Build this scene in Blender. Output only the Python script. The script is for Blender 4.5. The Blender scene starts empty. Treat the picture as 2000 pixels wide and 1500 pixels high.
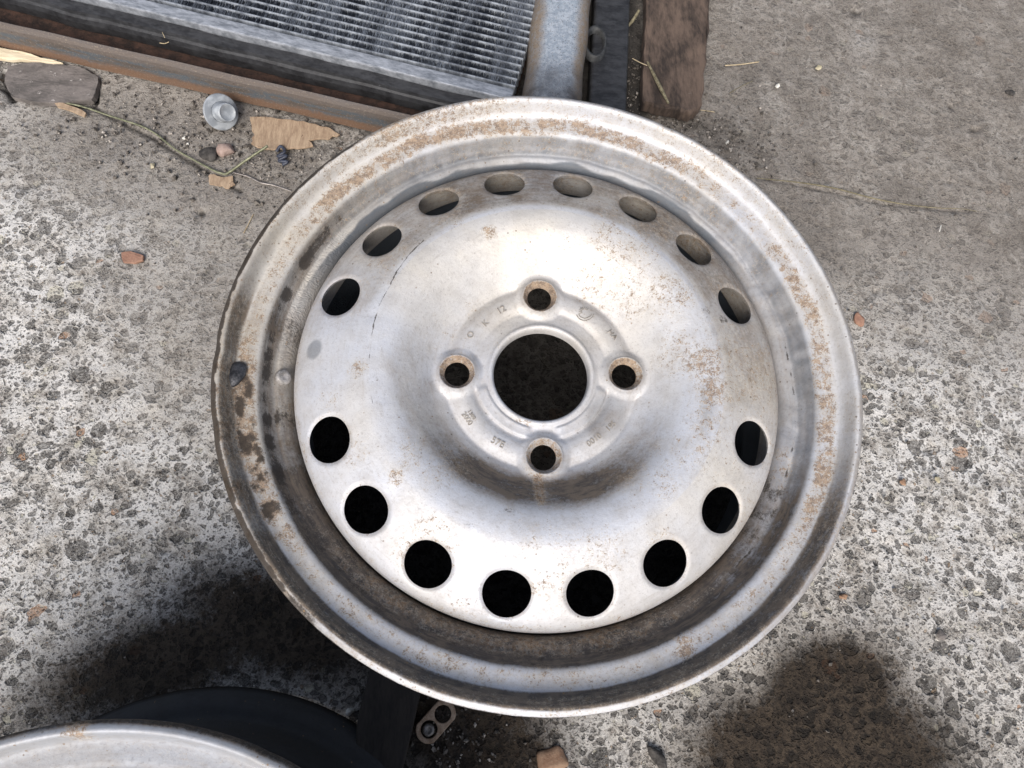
import bpy, bmesh, math, random
import numpy as np
from mathutils import Vector, Matrix, Euler

random.seed(7)
RNG = np.random.default_rng(11)
S = bpy.context.scene
COL = S.collection
PI = math.pi

# ------------------------------------------------------------------ camera
LIP = 0.157                                   # height of the wheel's upper lip over the ground
CAM_H, PITCH, ROLL, FPX = 0.35530, 0.32228, -0.07131, 1335.85
CAM = np.array([-0.04639, -0.13348, LIP + CAM_H])
cp, sp, cr, sr = math.cos(PITCH), math.sin(PITCH), math.cos(ROLL), math.sin(ROLL)
ROT = np.array([[1, 0, 0], [0, cp, -sp], [0, sp, cp]]) @ np.array([[cr, 0, sr], [0, 1, 0], [-sr, 0, cr]])
cd = bpy.data.cameras.new('camera')
cam = bpy.data.objects.new('camera', cd)
COL.objects.link(cam)
cd.sensor_width = 36
cd.lens = 36 * FPX / 2000
cd.clip_start = 0.01
cd.clip_end = 100
m4 = Matrix.Identity(4)
for i in range(3):
    for j in range(3):
        m4[i][j] = ROT[i, j]
    m4[i][3] = CAM[i]
cam.matrix_world = m4
S.camera = cam

# ------------------------------------------------------------------ light
SUN_EL, SUN_AZ = math.radians(46), math.radians(196)      # azimuth clockwise from +Y
w = bpy.data.worlds.new('World')
S.world = w
w.use_nodes = True
nt = w.node_tree
sky = nt.nodes.new('ShaderNodeTexSky')
sky.sky_type = 'NISHITA'
sky.sun_disc = False
sky.sun_elevation = SUN_EL
sky.sun_rotation = SUN_AZ
sky.air_density = 1.0
sky.dust_density = 3.0
bg = nt.nodes['Background']
bg.inputs[1].default_value = 0.065
hs = nt.nodes.new('ShaderNodeHueSaturation')          # thin high overcast: a paler blue
hs.inputs['Saturation'].default_value = 0.72
nt.links.new(sky.outputs[0], hs.inputs['Color'])
nt.links.new(hs.outputs[0], bg.inputs[0])
sd = bpy.data.lights.new('sun', 'SUN')
sd.energy = 1.5
sd.angle = math.radians(34)
sd.color = (1.0, 0.95, 0.89)
sun = bpy.data.objects.new('sun', sd)
COL.objects.link(sun)
sdir = Vector((math.sin(SUN_AZ) * math.cos(SUN_EL), math.cos(SUN_AZ) * math.cos(SUN_EL), math.sin(SUN_EL)))
sun.rotation_euler = sdir.to_track_quat('Z', 'Y').to_euler()
S.view_settings.view_transform = 'Standard'
S.view_settings.look = 'None'
S.view_settings.gamma = 1
S.view_settings.exposure = 1.18
S.view_settings.use_curve_mapping = False


def at(px, py, z=0.0):
    """plan position (x, y) of a point of height z seen at pixel (px, py) of the 2000x1500 photo"""
    d = ROT @ np.array([(px - 1000) / FPX, (750 - py) / FPX, -1.0])
    t = (z - CAM[2]) / d[2]
    return float(CAM[0] + d[0] * t), float(CAM[1] + d[1] * t)


# ------------------------------------------------------------------ numeric noise
def vnoise(x, y, seed=0):
    xi = np.floor(x).astype(np.int64); yi = np.floor(y).astype(np.int64)
    xf = x - xi; yf = y - yi
    u = xf * xf * (3 - 2 * xf); v = yf * yf * (3 - 2 * yf)

    def h(a, b):
        n = (a * 374761393 + b * 668265263 + seed * 1442695041) & 0xffffffff
        n = ((n ^ (n >> 13)) * 1274126177) & 0xffffffff
        n = n ^ (n >> 16)
        return (n & 0xffff) / 65535.0
    a, b, c, d = h(xi, yi), h(xi + 1, yi), h(xi, yi + 1), h(xi + 1, yi + 1)
    return (a * (1 - u) + b * u) * (1 - v) + (c * (1 - u) + d * u) * v


def fbm(x, y, octv=4, seed=0):
    s = 0; a = 0.5; t = 0
    for o in range(octv):
        s = s + a * vnoise(x * 2 ** o + 17.3 * o, y * 2 ** o - 9.1 * o, seed + o)
        t += a; a *= 0.5
    return s / t


def sst(x, a, b):
    t = np.clip((x - a) / (b - a), 0, 1)
    return t * t * (3 - 2 * t)


# ------------------------------------------------------------------ object helpers
def mesh_np(name, V, F):
    me = bpy.data.meshes.new(name)
    V = np.asarray(V, np.float32); F = np.asarray(F, np.int32)
    k = F.shape[1]
    me.vertices.add(len(V)); me.vertices.foreach_set('co', V.ravel())
    me.loops.add(F.size); me.loops.foreach_set('vertex_index', F.ravel())
    me.polygons.add(len(F))
    me.polygons.foreach_set('loop_start', np.arange(0, F.size, k, dtype=np.int32))
    me.polygons.foreach_set('loop_total', np.full(len(F), k, np.int32))
    me.polygons.foreach_set('use_smooth', np.ones(len(F), bool))
    me.update(calc_edges=True)
    me.validate()
    return me


def vcol(me, name, arr):
    a = me.color_attributes.new(name, 'FLOAT_COLOR', 'POINT')
    out = np.zeros((len(me.vertices), 4), np.float32)
    out[:, :arr.shape[1]] = arr
    a.data.foreach_set('color', out.ravel())


def polar(me, th, s, used=None):
    arr = np.stack([np.cos(th).ravel(), np.sin(th).ravel(), s.ravel()], 1)
    vcol(me, 'polar', arr if used is None else arr[used])


def link(name, me, mat=None, parent=None):
    o = bpy.data.objects.new(name, me)
    COL.objects.link(o)
    if mat:
        me.materials.append(mat)
    if parent:
        o.parent = parent
    return o


def tag(o, label, cat, group=None):
    o['label'] = label; o['category'] = cat
    if group:
        o['group'] = group
    return o


def thing(name, label, cat, loc=(0, 0, 0), rz=0, group=None):
    o = bpy.data.objects.new(name, None)
    COL.objects.link(o)
    o.location = loc; o.rotation_euler = (0, 0, rz)
    o.empty_display_size = 0.02
    return tag(o, label, cat, group)


def bm_obj(name, bm, mat, parent=None, smooth=True):
    me = bpy.data.meshes.new(name)
    bmesh.ops.recalc_face_normals(bm, faces=bm.faces)
    bm.to_mesh(me); bm.free()
    for p in me.polygons:
        p.use_smooth = smooth
    return link(name, me, mat, parent)


def bevel(o, wd, seg=2):
    m = o.modifiers.new('bevel', 'BEVEL'); m.width = wd; m.segments = seg; m.limit_method = 'ANGLE'
    return o


def add_box(bm, c, s, rot=None):
    r = bmesh.ops.create_cube(bm, size=1.0)
    M = Matrix.Translation(c) @ (rot.to_4x4() if rot else Matrix.Identity(4)) @ Matrix.Diagonal((*s, 1))
    bmesh.ops.transform(bm, matrix=M, verts=r['verts'])


def tube_mesh(pts, rad, seg=8, jitter=0.0):
    """a tapered tube along points; rad a number or a list"""
    pts = [Vector(p) for p in pts]
    bm = bmesh.new(); rings = []
    for i, p in enumerate(pts):
        d = (pts[min(i + 1, len(pts) - 1)] - pts[max(i - 1, 0)]).normalized()
        q = d.to_track_quat('Z', 'Y')
        r = rad[i] if isinstance(rad, (list, tuple)) else rad
        rings.append([bm.verts.new(p + q @ Vector((r * math.cos(2 * PI * k / seg) * (1 + random.uniform(-jitter, jitter)),
                                                  r * math.sin(2 * PI * k / seg) * (1 + random.uniform(-jitter, jitter)), 0))) for k in range(seg)])
    for a, b in zip(rings, rings[1:]):
        for k in range(seg):
            bm.faces.new((a[k], a[(k + 1) % seg], b[(k + 1) % seg], b[k]))
    bm.faces.new(rings[0][::-1]); bm.faces.new(rings[-1])
    return bm


def spline(P, n):
    """Catmull-Rom through P, resampled to n points evenly along its length"""
    P = np.asarray(P, float)
    Q = np.vstack([2 * P[0] - P[1], P, 2 * P[-1] - P[-2]])
    out = []
    for i in range(1, len(Q) - 2):
        p0, p1, p2, p3 = Q[i - 1:i + 3]
        # centripetal
        t0 = 0; t1 = t0 + np.linalg.norm(p1 - p0) ** .5; t2 = t1 + np.linalg.norm(p2 - p1) ** .5; t3 = t2 + np.linalg.norm(p3 - p2) ** .5
        for t in np.linspace(t1, t2, 40, endpoint=False):
            A1 = (t1 - t) / (t1 - t0) * p0 + (t - t0) / (t1 - t0) * p1
            A2 = (t2 - t) / (t2 - t1) * p1 + (t - t1) / (t2 - t1) * p2
            A3 = (t3 - t) / (t3 - t2) * p2 + (t - t2) / (t3 - t2) * p3
            B1 = (t2 - t) / (t2 - t0) * A1 + (t - t0) / (t2 - t0) * A2
            B2 = (t3 - t) / (t3 - t1) * A2 + (t - t1) / (t3 - t1) * A3
            out.append((t2 - t) / (t2 - t1) * B1 + (t - t1) / (t2 - t1) * B2)
    out.append(P[-1]); out = np.array(out)
    s = np.r_[0, np.cumsum(np.linalg.norm(np.diff(out, axis=0), axis=1))]
    si = np.linspace(0, s[-1], n)
    return np.stack([np.interp(si, s, out[:, k]) for k in range(out.shape[1])], 1), si


# ------------------------------------------------------------------ material helpers
class NT:
    def __init__(self, name):
        self.m = bpy.data.materials.new(name); self.m.use_nodes = True
        self.t = self.m.node_tree; self.n = self.t.nodes; self.b = self.n['Principled BSDF']
        self.tc = self.n.new('ShaderNodeTexCoord').outputs['Object']

    def L(self, a, b):
        self.t.links.new(a, b)

    def _set(self, sock, v):
        if isinstance(v, bpy.types.NodeSocket):
            self.L(v, sock)
        elif isinstance(v, (tuple, list)):
            sock.default_value = (*v, 1) if (len(v) == 3 and sock.type == 'RGBA') else v
        else:
            sock.default_value = v

    def mapp(self, scale=(1, 1, 1), rot=(0, 0, 0), vec=None, loc=(0, 0, 0)):
        n = self.n.new('ShaderNodeMapping')
        n.inputs['Scale'].default_value = scale; n.inputs['Rotation'].default_value = rot; n.inputs['Location'].default_value = loc
        self.L(vec or self.tc, n.inputs['Vector']); return n.outputs[0]

    def noise(self, scale, detail=4, rough=0.55, vec=None, dist=0.0, col=False):
        n = self.n.new('ShaderNodeTexNoise'); n.inputs['Scale'].default_value = scale
        n.inputs['Detail'].default_value = detail; n.inputs['Roughness'].default_value = rough
        n.inputs['Distortion'].default_value = dist
        self.L(vec or self.tc, n.inputs['Vector']); return n.outputs['Color' if col else 'Fac']

    def vor(self, scale, vec=None, feat='F1', rand=1.0):
        n = self.n.new('ShaderNodeTexVoronoi'); n.feature = feat; n.inputs['Scale'].default_value = scale
        n.inputs['Randomness'].default_value = rand
        self.L(vec or self.tc, n.inputs['Vector']); return n

    def math(self, op, a, b=0.0, c=0.0, clamp=False):
        n = self.n.new('ShaderNodeMath'); n.operation = op; n.use_clamp = clamp
        self._set(n.inputs[0], a); self._set(n.inputs[1], b)
        if len(n.inputs) > 2:
            self._set(n.inputs[2], c)
        return n.outputs[0]

    def ramp(self, x, a, b, lo=0.0, hi=1.0):
        n = self.n.new('ShaderNodeMapRange'); n.interpolation_type = 'SMOOTHSTEP'
        self._set(n.inputs['Value'], x); n.inputs['From Min'].default_value = a; n.inputs['From Max'].default_value = b
        n.inputs['To Min'].default_value = lo; n.inputs['To Max'].default_value = hi
        return n.outputs[0]

    def mix(self, f, a, b, mode='MIX'):
        n = self.n.new('ShaderNodeMix'); n.data_type = 'RGBA'; n.blend_type = mode
        self._set(n.inputs[0], f); self._set(n.inputs[6], a); self._set(n.inputs[7], b)
        return n.outputs[2]

    def attr(self, name):
        n = self.n.new('ShaderNodeAttribute'); n.attribute_name = name
        s = self.n.new('ShaderNodeSeparateColor'); self.L(n.outputs['Color'], s.inputs[0])
        return s.outputs[0], s.outputs[1], s.outputs[2], n.outputs['Alpha']

    def sep(self, c):
        s = self.n.new('ShaderNodeSeparateColor'); self.L(c, s.inputs[0]); return s.outputs

    def vadd(self, a, b, k=1.0):
        n = self.n.new('ShaderNodeVectorMath'); n.operation = 'MULTIPLY_ADD'
        self.L(b, n.inputs[0]); n.inputs[1].default_value = (k, k, k); self.L(a, n.inputs[2]); return n.outputs[0]

    def bump(self, h, dist, strength=1.0, prev=None):
        n = self.n.new('ShaderNodeBump'); n.inputs['Distance'].default_value = dist; n.inputs['Strength'].default_value = strength
        self.L(h, n.inputs['Height'])
        if prev:
            self.L(prev, n.inputs['Normal'])
        return n.outputs[0]

    def out(self, col=None, rough=None, metal=None, normal=None, spec=None):
        if col is not None: self._set(self.b.inputs['Base Color'], col)
        if rough is not None: self._set(self.b.inputs['Roughness'], rough)
        if metal is not None: self._set(self.b.inputs['Metallic'], metal)
        if spec is not None: self._set(self.b.inputs['Specular IOR Level'], spec)
        if normal is not None: self.L(normal, self.b.inputs['Normal'])
        return self.m


def simple(name, c1, c2, scale=60, rough=0.8, metal=0.0, bump=0.0004, stretch=(1, 1, 1), specks=None, spec=0.4):
    t = NT(name)
    v = t.mapp(stretch)
    n1 = t.noise(scale, 6, 0.65, v); n2 = t.noise(scale * 5, 4, 0.6, v)
    f = t.ramp(t.math('ADD', t.math('MULTIPLY', n1, .7), t.math('MULTIPLY', n2, .3)), .36, .64)
    c = t.mix(f, c1, c2)
    if specks:
        c = t.mix(t.ramp(t.noise(scale * 3, 5, .7), specks[1], specks[1] + .04), c, specks[0])
    return t.out(c, rough, metal, t.bump(t.math('ADD', n1, t.math('MULTIPLY', n2, .5)), bump), spec)


def wheel_paint(name):
    """silver lacquer with rust, brown dirt, black grime, some painted shade; masks come from the mesh attributes"""
    t = NT(name)
    rust, dirt, grime, bare_shade = t.attr('wear_shade')
    cream, chip, _g, _a = t.attr('tone')
    pa = t.n.new('ShaderNodeAttribute'); pa.attribute_name = 'polar'
    pv = pa.outputs['Vector']                                   # (cos, sin, distance along the section)
    big = t.noise(20, 4, .55)
    mid = t.noise(95, 6, .65)
    fine = t.noise(520, 5, .72)
    tiny = t.noise(1500, 2, .6)
    streak = t.noise(1.0, 5, .65, t.mapp((7, 7, 420), vec=pv))
    streak2 = t.noise(1.0, 4, .6, t.mapp((34, 34, 1100), vec=pv))
    paint = t.mix(t.math('ADD', cream, t.math('MULTIPLY', t.math('SUBTRACT', big, .5), 1.6), clamp=True), (.62, .635, .68), (.69, .64, .56))
    paint = t.mix(t.ramp(mid, .42, .70, 0, .34), paint, (.42, .40, .38))
    paint = t.mix(t.ramp(streak, .52, .76, 0, .34), paint, (.40, .37, .33))
    paint = t.mix(t.ramp(streak2, .58, .72, 0, .25), paint, (.80, .79, .77))
    paint = t.mix(t.ramp(fine, .54, .70, 0, .36), paint, (.27, .25, .235))
    paint = t.mix(t.ramp(tiny, .60, .75, 0, .35), paint, (.22, .20, .19))
    paint = t.mix(bare_shade, paint, (.105, .125, .150))  # blue-grey tone: bare patches and a painted shade band
    # brown dirt film, carrying some painted shade
    dn = t.math('ADD', t.math('MULTIPLY', mid, .35), t.math('ADD', t.math('MULTIPLY', fine, .3), t.math('MULTIPLY', streak, .35)))
    df = t.math('MULTIPLY', dirt, t.ramp(dn, .34, .62, .62, 1.12), clamp=True)
    dcol = t.mix(t.ramp(t.math('ADD', t.math('MULTIPLY', mid, .5), t.math('MULTIPLY', streak, .5)), .42, .58), (.045, .032, .022), (.135, .100, .070))
    c = t.mix(t.math('MULTIPLY', df, .94), paint, dcol)
    # rust: broken up down to freckles, brown, ochre and pale flaking
    rn = t.math('ADD', t.math('MULTIPLY', t.noise(300, 5, .78, dist=.4), .55), t.math('MULTIPLY', t.noise(1150, 3, .75), .45))
    rf = t.ramp(t.math('ADD', rn, t.math('MULTIPLY', t.math('SUBTRACT', rust, .5), .20)), .53, .60)
    rf = t.math('MULTIPLY', rf, t.ramp(rust, .02, .25))
    rc = t.noise(330, 5, .7)
    rcol = t.mix(t.ramp(rc, .40, .56), (.105, .060, .034), (.27, .165, .088))
    rcol = t.mix(t.ramp(tiny, .50, .66, 0, .8), rcol, (.42, .30, .19))
    rcol = t.mix(t.ramp(fine, .56, .66, 0, .8), rcol, (.085, .045, .025))
    halo = t.math('MULTIPLY', t.ramp(t.math('ADD', rn, t.math('MULTIPLY', t.math('SUBTRACT', rust, .5), .22)), .44, .58), t.math('MULTIPLY', t.ramp(rust, .02, .4), .42))
    c = t.mix(halo, c, t.mix(t.ramp(rc, .42, .58), (.36, .275, .19), (.66, .60, .50)))
    c = t.mix(t.math('MULTIPLY', rf, .72), c, rcol)
    # black grime
    gn = t.math('ADD', t.math('MULTIPLY', t.noise(420, 5, .75), .5), t.math('ADD', t.math('MULTIPLY', tiny, .25), t.math('MULTIPLY', streak, .25)))
    gf = t.ramp(t.math('ADD', gn, t.math('MULTIPLY', t.math('SUBTRACT', grime, .5), .5)), .50, .68)
    gf = t.math('MULTIPLY', gf, t.ramp(grime, .01, .10))
    c = t.mix(t.math('MULTIPLY', gf, .88), c, t.mix(t.ramp(grime, 1.4, 1.9), (.036, .029, .024), (.0075, .0058, .0048)))
    # scattered flecks: fine chips and hair-like scratches over all the lacquer
    v2 = t.vadd(t.tc, t.noise(60, 2, .5, col=True), .02)
    sc = t.vor(150, t.mapp((1, 3.2, 1), (0, 0, .7), v2))
    s1 = t.math('MULTIPLY', t.math('LESS_THAN', sc.outputs['Distance'], .075), t.math('GREATER_THAN', t.sep(sc.outputs['Color'])[0], .45))
    sc2 = t.vor(190, t.mapp((3.4, 1, 1), (0, 0, -.4), v2))
    s2 = t.math('MULTIPLY', t.math('LESS_THAN', sc2.outputs['Distance'], .07), t.math('GREATER_THAN', t.sep(sc2.outputs['Color'])[1], .60))
    sc3 = t.vor(300)
    s3 = t.math('MULTIPLY', t.math('LESS_THAN', sc3.outputs['Distance'], .17), t.math('GREATER_THAN', t.sep(sc3.outputs['Color'])[2], .82))
    fl = t.math('MULTIPLY', t.math('MAXIMUM', t.math('MAXIMUM', s1, s2), s3), t.math('MULTIPLY', t.ramp(big, .40, .58), .72))
    c = t.mix(fl, c, t.mix(t.sep(sc3.outputs['Color'])[0], (.07, .055, .048), (.26, .17, .09)))
    rough = t.math('ADD', t.math('ADD', .44, t.math('MULTIPLY', fine, .18)), t.math('MULTIPLY', t.math('MAXIMUM', t.math('MAXIMUM', df, gf), rf), .38), clamp=True)
    metal = t.math('MULTIPLY', .30, t.math('SUBTRACT', 1.0, t.math('MAXIMUM', df, t.math('MAXIMUM', rf, gf)), clamp=True))
    h = t.math('ADD', t.math('MULTIPLY', fine, .6), t.math('MULTIPLY', mid, 1.1))
    h = t.math('ADD', h, t.math('MULTIPLY', rf, .30))
    n = t.bump(h, .00042, .7)
    crk = t.vor(560, t.mapp((.5, 1.5, 1), (0, 0, 0), v2))
    n = t.bump(t.math('MULTIPLY', chip, crk.outputs['Distance']), .00045, .8, n)
    return t.out(c, rough, metal, n, t.ramp(grime, .8, 1.8, .45, .12))


def ground_mat():
    t = NT('rough_concrete')
    film, oil_shade, bloom, shade_dark = t.attr('zone')
    w1 = t.noise(70, 3, .6, col=True); w2 = t.noise(230, 3, .6, col=True)
    v = t.vadd(t.vadd(t.tc, w1, .009), w2, .0036)
    big = t.noise(7, 5, .6); n40 = t.noise(42, 6, .68); n160 = t.noise(170, 6, .72, dist=.5); n600 = t.noise(640, 5, .7); n1500 = t.noise(1700, 3, .6)
    paste = t.mix(t.ramp(n160, .36, .60), (.235, .208, .182), (.60, .565, .515))
    paste = t.mix(t.ramp(t.noise(13, 5, .7, dist=.6), .48, .66, 0, .55), paste, (.15, .135, .12))
    paste = t.mix(t.math('MULTIPLY', bloom, t.ramp(n40, .40, .58)), paste, (.70, .68, .655))
    paste = t.mix(t.ramp(n600, .51, .64, 0, .50), paste, (.15, .135, .118))
    h = t.math('ADD', t.math('MULTIPLY', n160, .5), t.math('MULTIPLY', n600, .35))
    c = paste
    keep = t.math('SUBTRACT', 1.0, t.math('MULTIPLY', film, .62))
    # embedded aggregate at four sizes, each stone with its own grey or tan
    for k, (sc, lim, pres, soft) in enumerate(((58, .42, .78, .06), (104, .44, .60, .07), (215, .45, .50, .09), (430, .46, .44, .12))):
        vo = t.vor(sc, t.mapp((1, 1 + .25 * (k % 2), .6), (0, 0, .8 * k), v))
        r, g, b = t.sep(vo.outputs['Color'])[:3]
        inside = t.ramp(vo.outputs['Distance'], lim, lim - soft)
        on = t.math('MULTIPLY', inside, t.math('GREATER_THAN', r, pres))
        on = t.math('MULTIPLY', on, keep)
        grey = t.mix(g, (.024, .022, .021), (.17, .155, .14))
        tan = t.mix(t.ramp(b, .962, .968), grey, (.36, .20, .11) if k < 2 else (.30, .21, .13))
        tan = t.mix(t.ramp(b, .06, .05), tan, (.50, .47, .38))
        tan = t.mix(t.ramp(n600, .50, .68, 0, .35), tan, (.24, .225, .205))
        c = t.mix(t.math('MULTIPLY', on, .86 if k < 2 else .78), c, tan)
        h = t.math('SUBTRACT', h, t.math('MULTIPLY', on, (.35, .5, .5, .4)[k]))
    # white cement lace left on top
    lace = t.ramp(t.math('ABSOLUTE', t.math('SUBTRACT', t.noise(210, 5, .7, dist=1.2), .5)), .035, .0)
    c = t.mix(t.math('MULTIPLY', lace, t.math('ADD', .14, t.math('MULTIPLY', bloom, .42))), c, (.74, .72, .68))
    # pin pits and bright grains
    pit = t.vor(820)
    pp = t.math('MULTIPLY', t.math('LESS_THAN', pit.outputs['Distance'], .26), t.math('GREATER_THAN', t.sep(pit.outputs['Color'])[0], .72))
    c = t.mix(t.math('MULTIPLY', pp, .75), c, (.055, .05, .045))
    wp = t.vor(430)
    ww = t.math('MULTIPLY', t.math('LESS_THAN', wp.outputs['Distance'], .20), t.math('GREATER_THAN', t.sep(wp.outputs['Color'])[1], .93))
    c = t.mix(ww, c, (.78, .75, .70))
    # brown-grey trodden dirt film
    ff = t.math('MULTIPLY', film, t.ramp(t.math('ADD', t.math('MULTIPLY', n40, .5), t.math('MULTIPLY', n160, .5)), .36, .58, .40, 1.0), clamp=True)
    fc = t.mix(t.ramp(n600, .38, .62), (.070, .057, .047), (.225, .192, .160))
    fc = t.mix(t.ramp(n1500, .55, .68), fc, (.245, .22, .195))
    c = t.mix(t.math('MULTIPLY', ff, .78), c, fc)
    # oily stains and wet soil soaked in, ragged edges; contact shadow painted too
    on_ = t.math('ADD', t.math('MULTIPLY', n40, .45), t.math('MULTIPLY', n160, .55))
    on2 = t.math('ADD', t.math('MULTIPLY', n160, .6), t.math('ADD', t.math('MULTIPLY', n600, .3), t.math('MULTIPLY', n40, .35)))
    of = t.ramp(t.math('ADD', oil_shade, t.math('MULTIPLY', t.math('SUBTRACT', on2, .62), 1.7)), .16, .98)
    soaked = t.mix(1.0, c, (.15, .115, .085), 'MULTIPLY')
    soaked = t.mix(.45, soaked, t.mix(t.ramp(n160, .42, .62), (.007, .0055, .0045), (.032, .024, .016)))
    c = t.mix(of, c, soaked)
    sf = t.ramp(t.math('ADD', shade_dark, t.math('MULTIPLY', t.math('SUBTRACT', on_, .5), 1.2)), .25, .85)
    c = t.mix(t.math('MULTIPLY', sf, .9), c, (.030, .027, .025))  # painted shade under wheel and radiator, dark cracks
    h = t.math('SUBTRACT', h, t.math('MULTIPLY', pp, .6))
    n = t.bump(t.math('ADD', h, t.math('MULTIPLY', n1500, .12)), .0028, 1.0)
    rough = t.math('SUBTRACT', .93, t.math('MULTIPLY', of, .25))
    return t.out(c, rough, 0.0, n, .25)


# ------------------------------------------------------------------ ground
def axis(lo, hi, step, far):
    mid = np.arange(lo, hi, step)
    out = [mid]
    for sgn, e in ((1, mid[-1]), (-1, mid[0])):
        d = step; p = e; ext = []
        while abs(p) < far:
            d *= 1.25; p += sgn * d; ext.append(p)
        out.append(np.array(ext)) if sgn > 0 else out.insert(0, np.array(ext[::-1]))
    return np.concatenate(out)


gx = axis(-.62, .68, .0021, 12); gy = axis(-.36, .60, .0021, 12)
X, Y = np.meshgrid(gx, gy, indexing='ij')


def blob(px, py, rx, ry=None, rot=0, soft=.5, z=0.0, X=X, Y=Y):
    cx, cy = at(px, py, z); ry = ry or rx
    c, s = math.cos(rot), math.sin(rot)
    u = ((X - cx) * c + (Y - cy) * s) / rx; v = (-(X - cx) * s + (Y - cy) * c) / ry
    return sst(np.sqrt(u * u + v * v), 1 + soft, 1 - soft)


film = np.clip(sst(Y, .02, .20) * sst(X, -.05, .16) * 1.0, 0, 1)
film = np.maximum(film, blob(350, 300, .15, .08, -.25))
film = np.maximum(film, .7 * blob(430, 520, .10, .12, .1))
film = np.maximum(film, .55 * blob(1900, 560, .16, .08))
film = np.clip(film * (.7 + .6 * fbm(X * 9, Y * 9, 3, 5)), 0, 1)
oil_shade = 1.5 * blob(1620, 1385, .056, .040, .5, 1.0)
oil_shade = np.maximum(oil_shade, 1.5 * blob(1610, 1480, .090, .044, 0, .95))
oil_shade = np.maximum(oil_shade, .42 * blob(1640, 1340, .10, .075, .4, .9))
oil_shade = np.maximum(oil_shade, .45 * blob(1720, 1290, .06, .04, .2, .9))
oil_shade = np.maximum(oil_shade, 1.25 * blob(560, 1220, .080, .034, -.25, .95))
oil_shade = np.maximum(oil_shade, 1.2 * blob(320, 1290, .085, .030, .3, 1.0))
oil_shade = np.maximum(oil_shade, .75 * blob(640, 1270, .05, .035, -.5, .8))
oil_shade = np.maximum(oil_shade, .95 * blob(900, 1400, .07, .045, 0, .7))
oil_shade = np.maximum(oil_shade, 1.0 * blob(960, 1480, .05, .03, 0, .7))
oil_shade = np.maximum(oil_shade, .50 * blob(1400, 270, .035, .012, -.7, .8))  # contact shadow beside the wheel, painted into the stain mask
bloom = np.maximum(.95 * blob(180, 1000, .22, .17, .4, .7), .9 * blob(1850, 900, .14, .16, 0, .7))
bloom = np.maximum(bloom, 1.0 * blob(60, 560, .16, .17, 0, .7))
bloom = np.maximum(bloom, .5 * blob(1250, 1440, .07, .03, 0, .8))
bloom = np.maximum(bloom, .9 * blob(1690, 80, .012, .02, -.3, .8))
shade_dark = np.clip(sst(np.hypot(X, Y), .185, .165), 0, 1)  # shade under the wheel painted on as a dark disc
shade_dark = np.maximum(shade_dark, blob(1190, 120, .045, .12, -.1, .5))
shade_dark = np.maximum(shade_dark, blob(600, 120, .32, .06, -.25, .3))  # shade under the radiator painted in too
Z = .0016 * (fbm(X * 38, Y * 38, 4, 2) - .5) * 2 + .005 * (fbm(X * 5, Y * 5, 2, 8) - .5)
Z += .0010 * (fbm(X * 190, Y * 190, 2, 4) - .5) * (1 - .5 * film)
# slab edge / crack across the upper left and the upper right
def crack(px_pts, width, depth):
    P = np.array([at(*p) for p in px_pts]); d = np.full(X.shape, 9.)
    for a, b in zip(P, P[1:]):
        ab = b - a; L2 = ab @ ab
        tt = np.clip(((X - a[0]) * ab[0] + (Y - a[1]) * ab[1]) / L2, 0, 1)
        d = np.minimum(d, np.hypot(X - a[0] - tt * ab[0], Y - a[1] - tt * ab[1]))
    return -depth * np.exp(-(d / width) ** 2)
cr_ = crack([(-200, 80), (60, 195), (180, 205), (300, 268), (400, 330), (470, 372)], .0022, .004)
cr_ += crack([(1480, 345), (1560, 358), (1650, 375), (1730, 395), (1900, 408)], .0016, .0025)
cr_ += crack([(0, 140), (12, 165), (22, 190)], .004, .006) + crack([(186, 160), (184, 195)], .003, .005)
for k in range(60):
    x0, y0 = random.uniform(-.5, .55), random.uniform(-.25, .45)
    if math.hypot(x0, y0) > .2:
        cr_ -= random.uniform(.0015, .004) * np.exp(-(((X - x0) / random.uniform(.002, .006)) ** 2 + ((Y - y0) / random.uniform(.002, .005)) ** 2))
Z += cr_
Z -= .006                                      # crown of the sheet stays just below z = 0
shade_dark = np.maximum(shade_dark, np.clip(-cr_ / .004, 0, 1) * .8)
GZ = Z
nx, ny = X.shape
V = np.stack([X.ravel(), Y.ravel(), Z.ravel() + .004], 1)
I = np.arange(nx * ny).reshape(nx, ny)
F = np.stack([I[:-1, :-1], I[1:, :-1], I[1:, 1:], I[:-1, 1:]], -1).reshape(-1, 4)
me = mesh_np('ground', V, F)
vcol(me, 'zone', np.stack([film.ravel(), oil_shade.ravel(), bloom.ravel(), shade_dark.ravel()], 1))
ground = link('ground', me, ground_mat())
ground['kind'] = 'structure'

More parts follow.
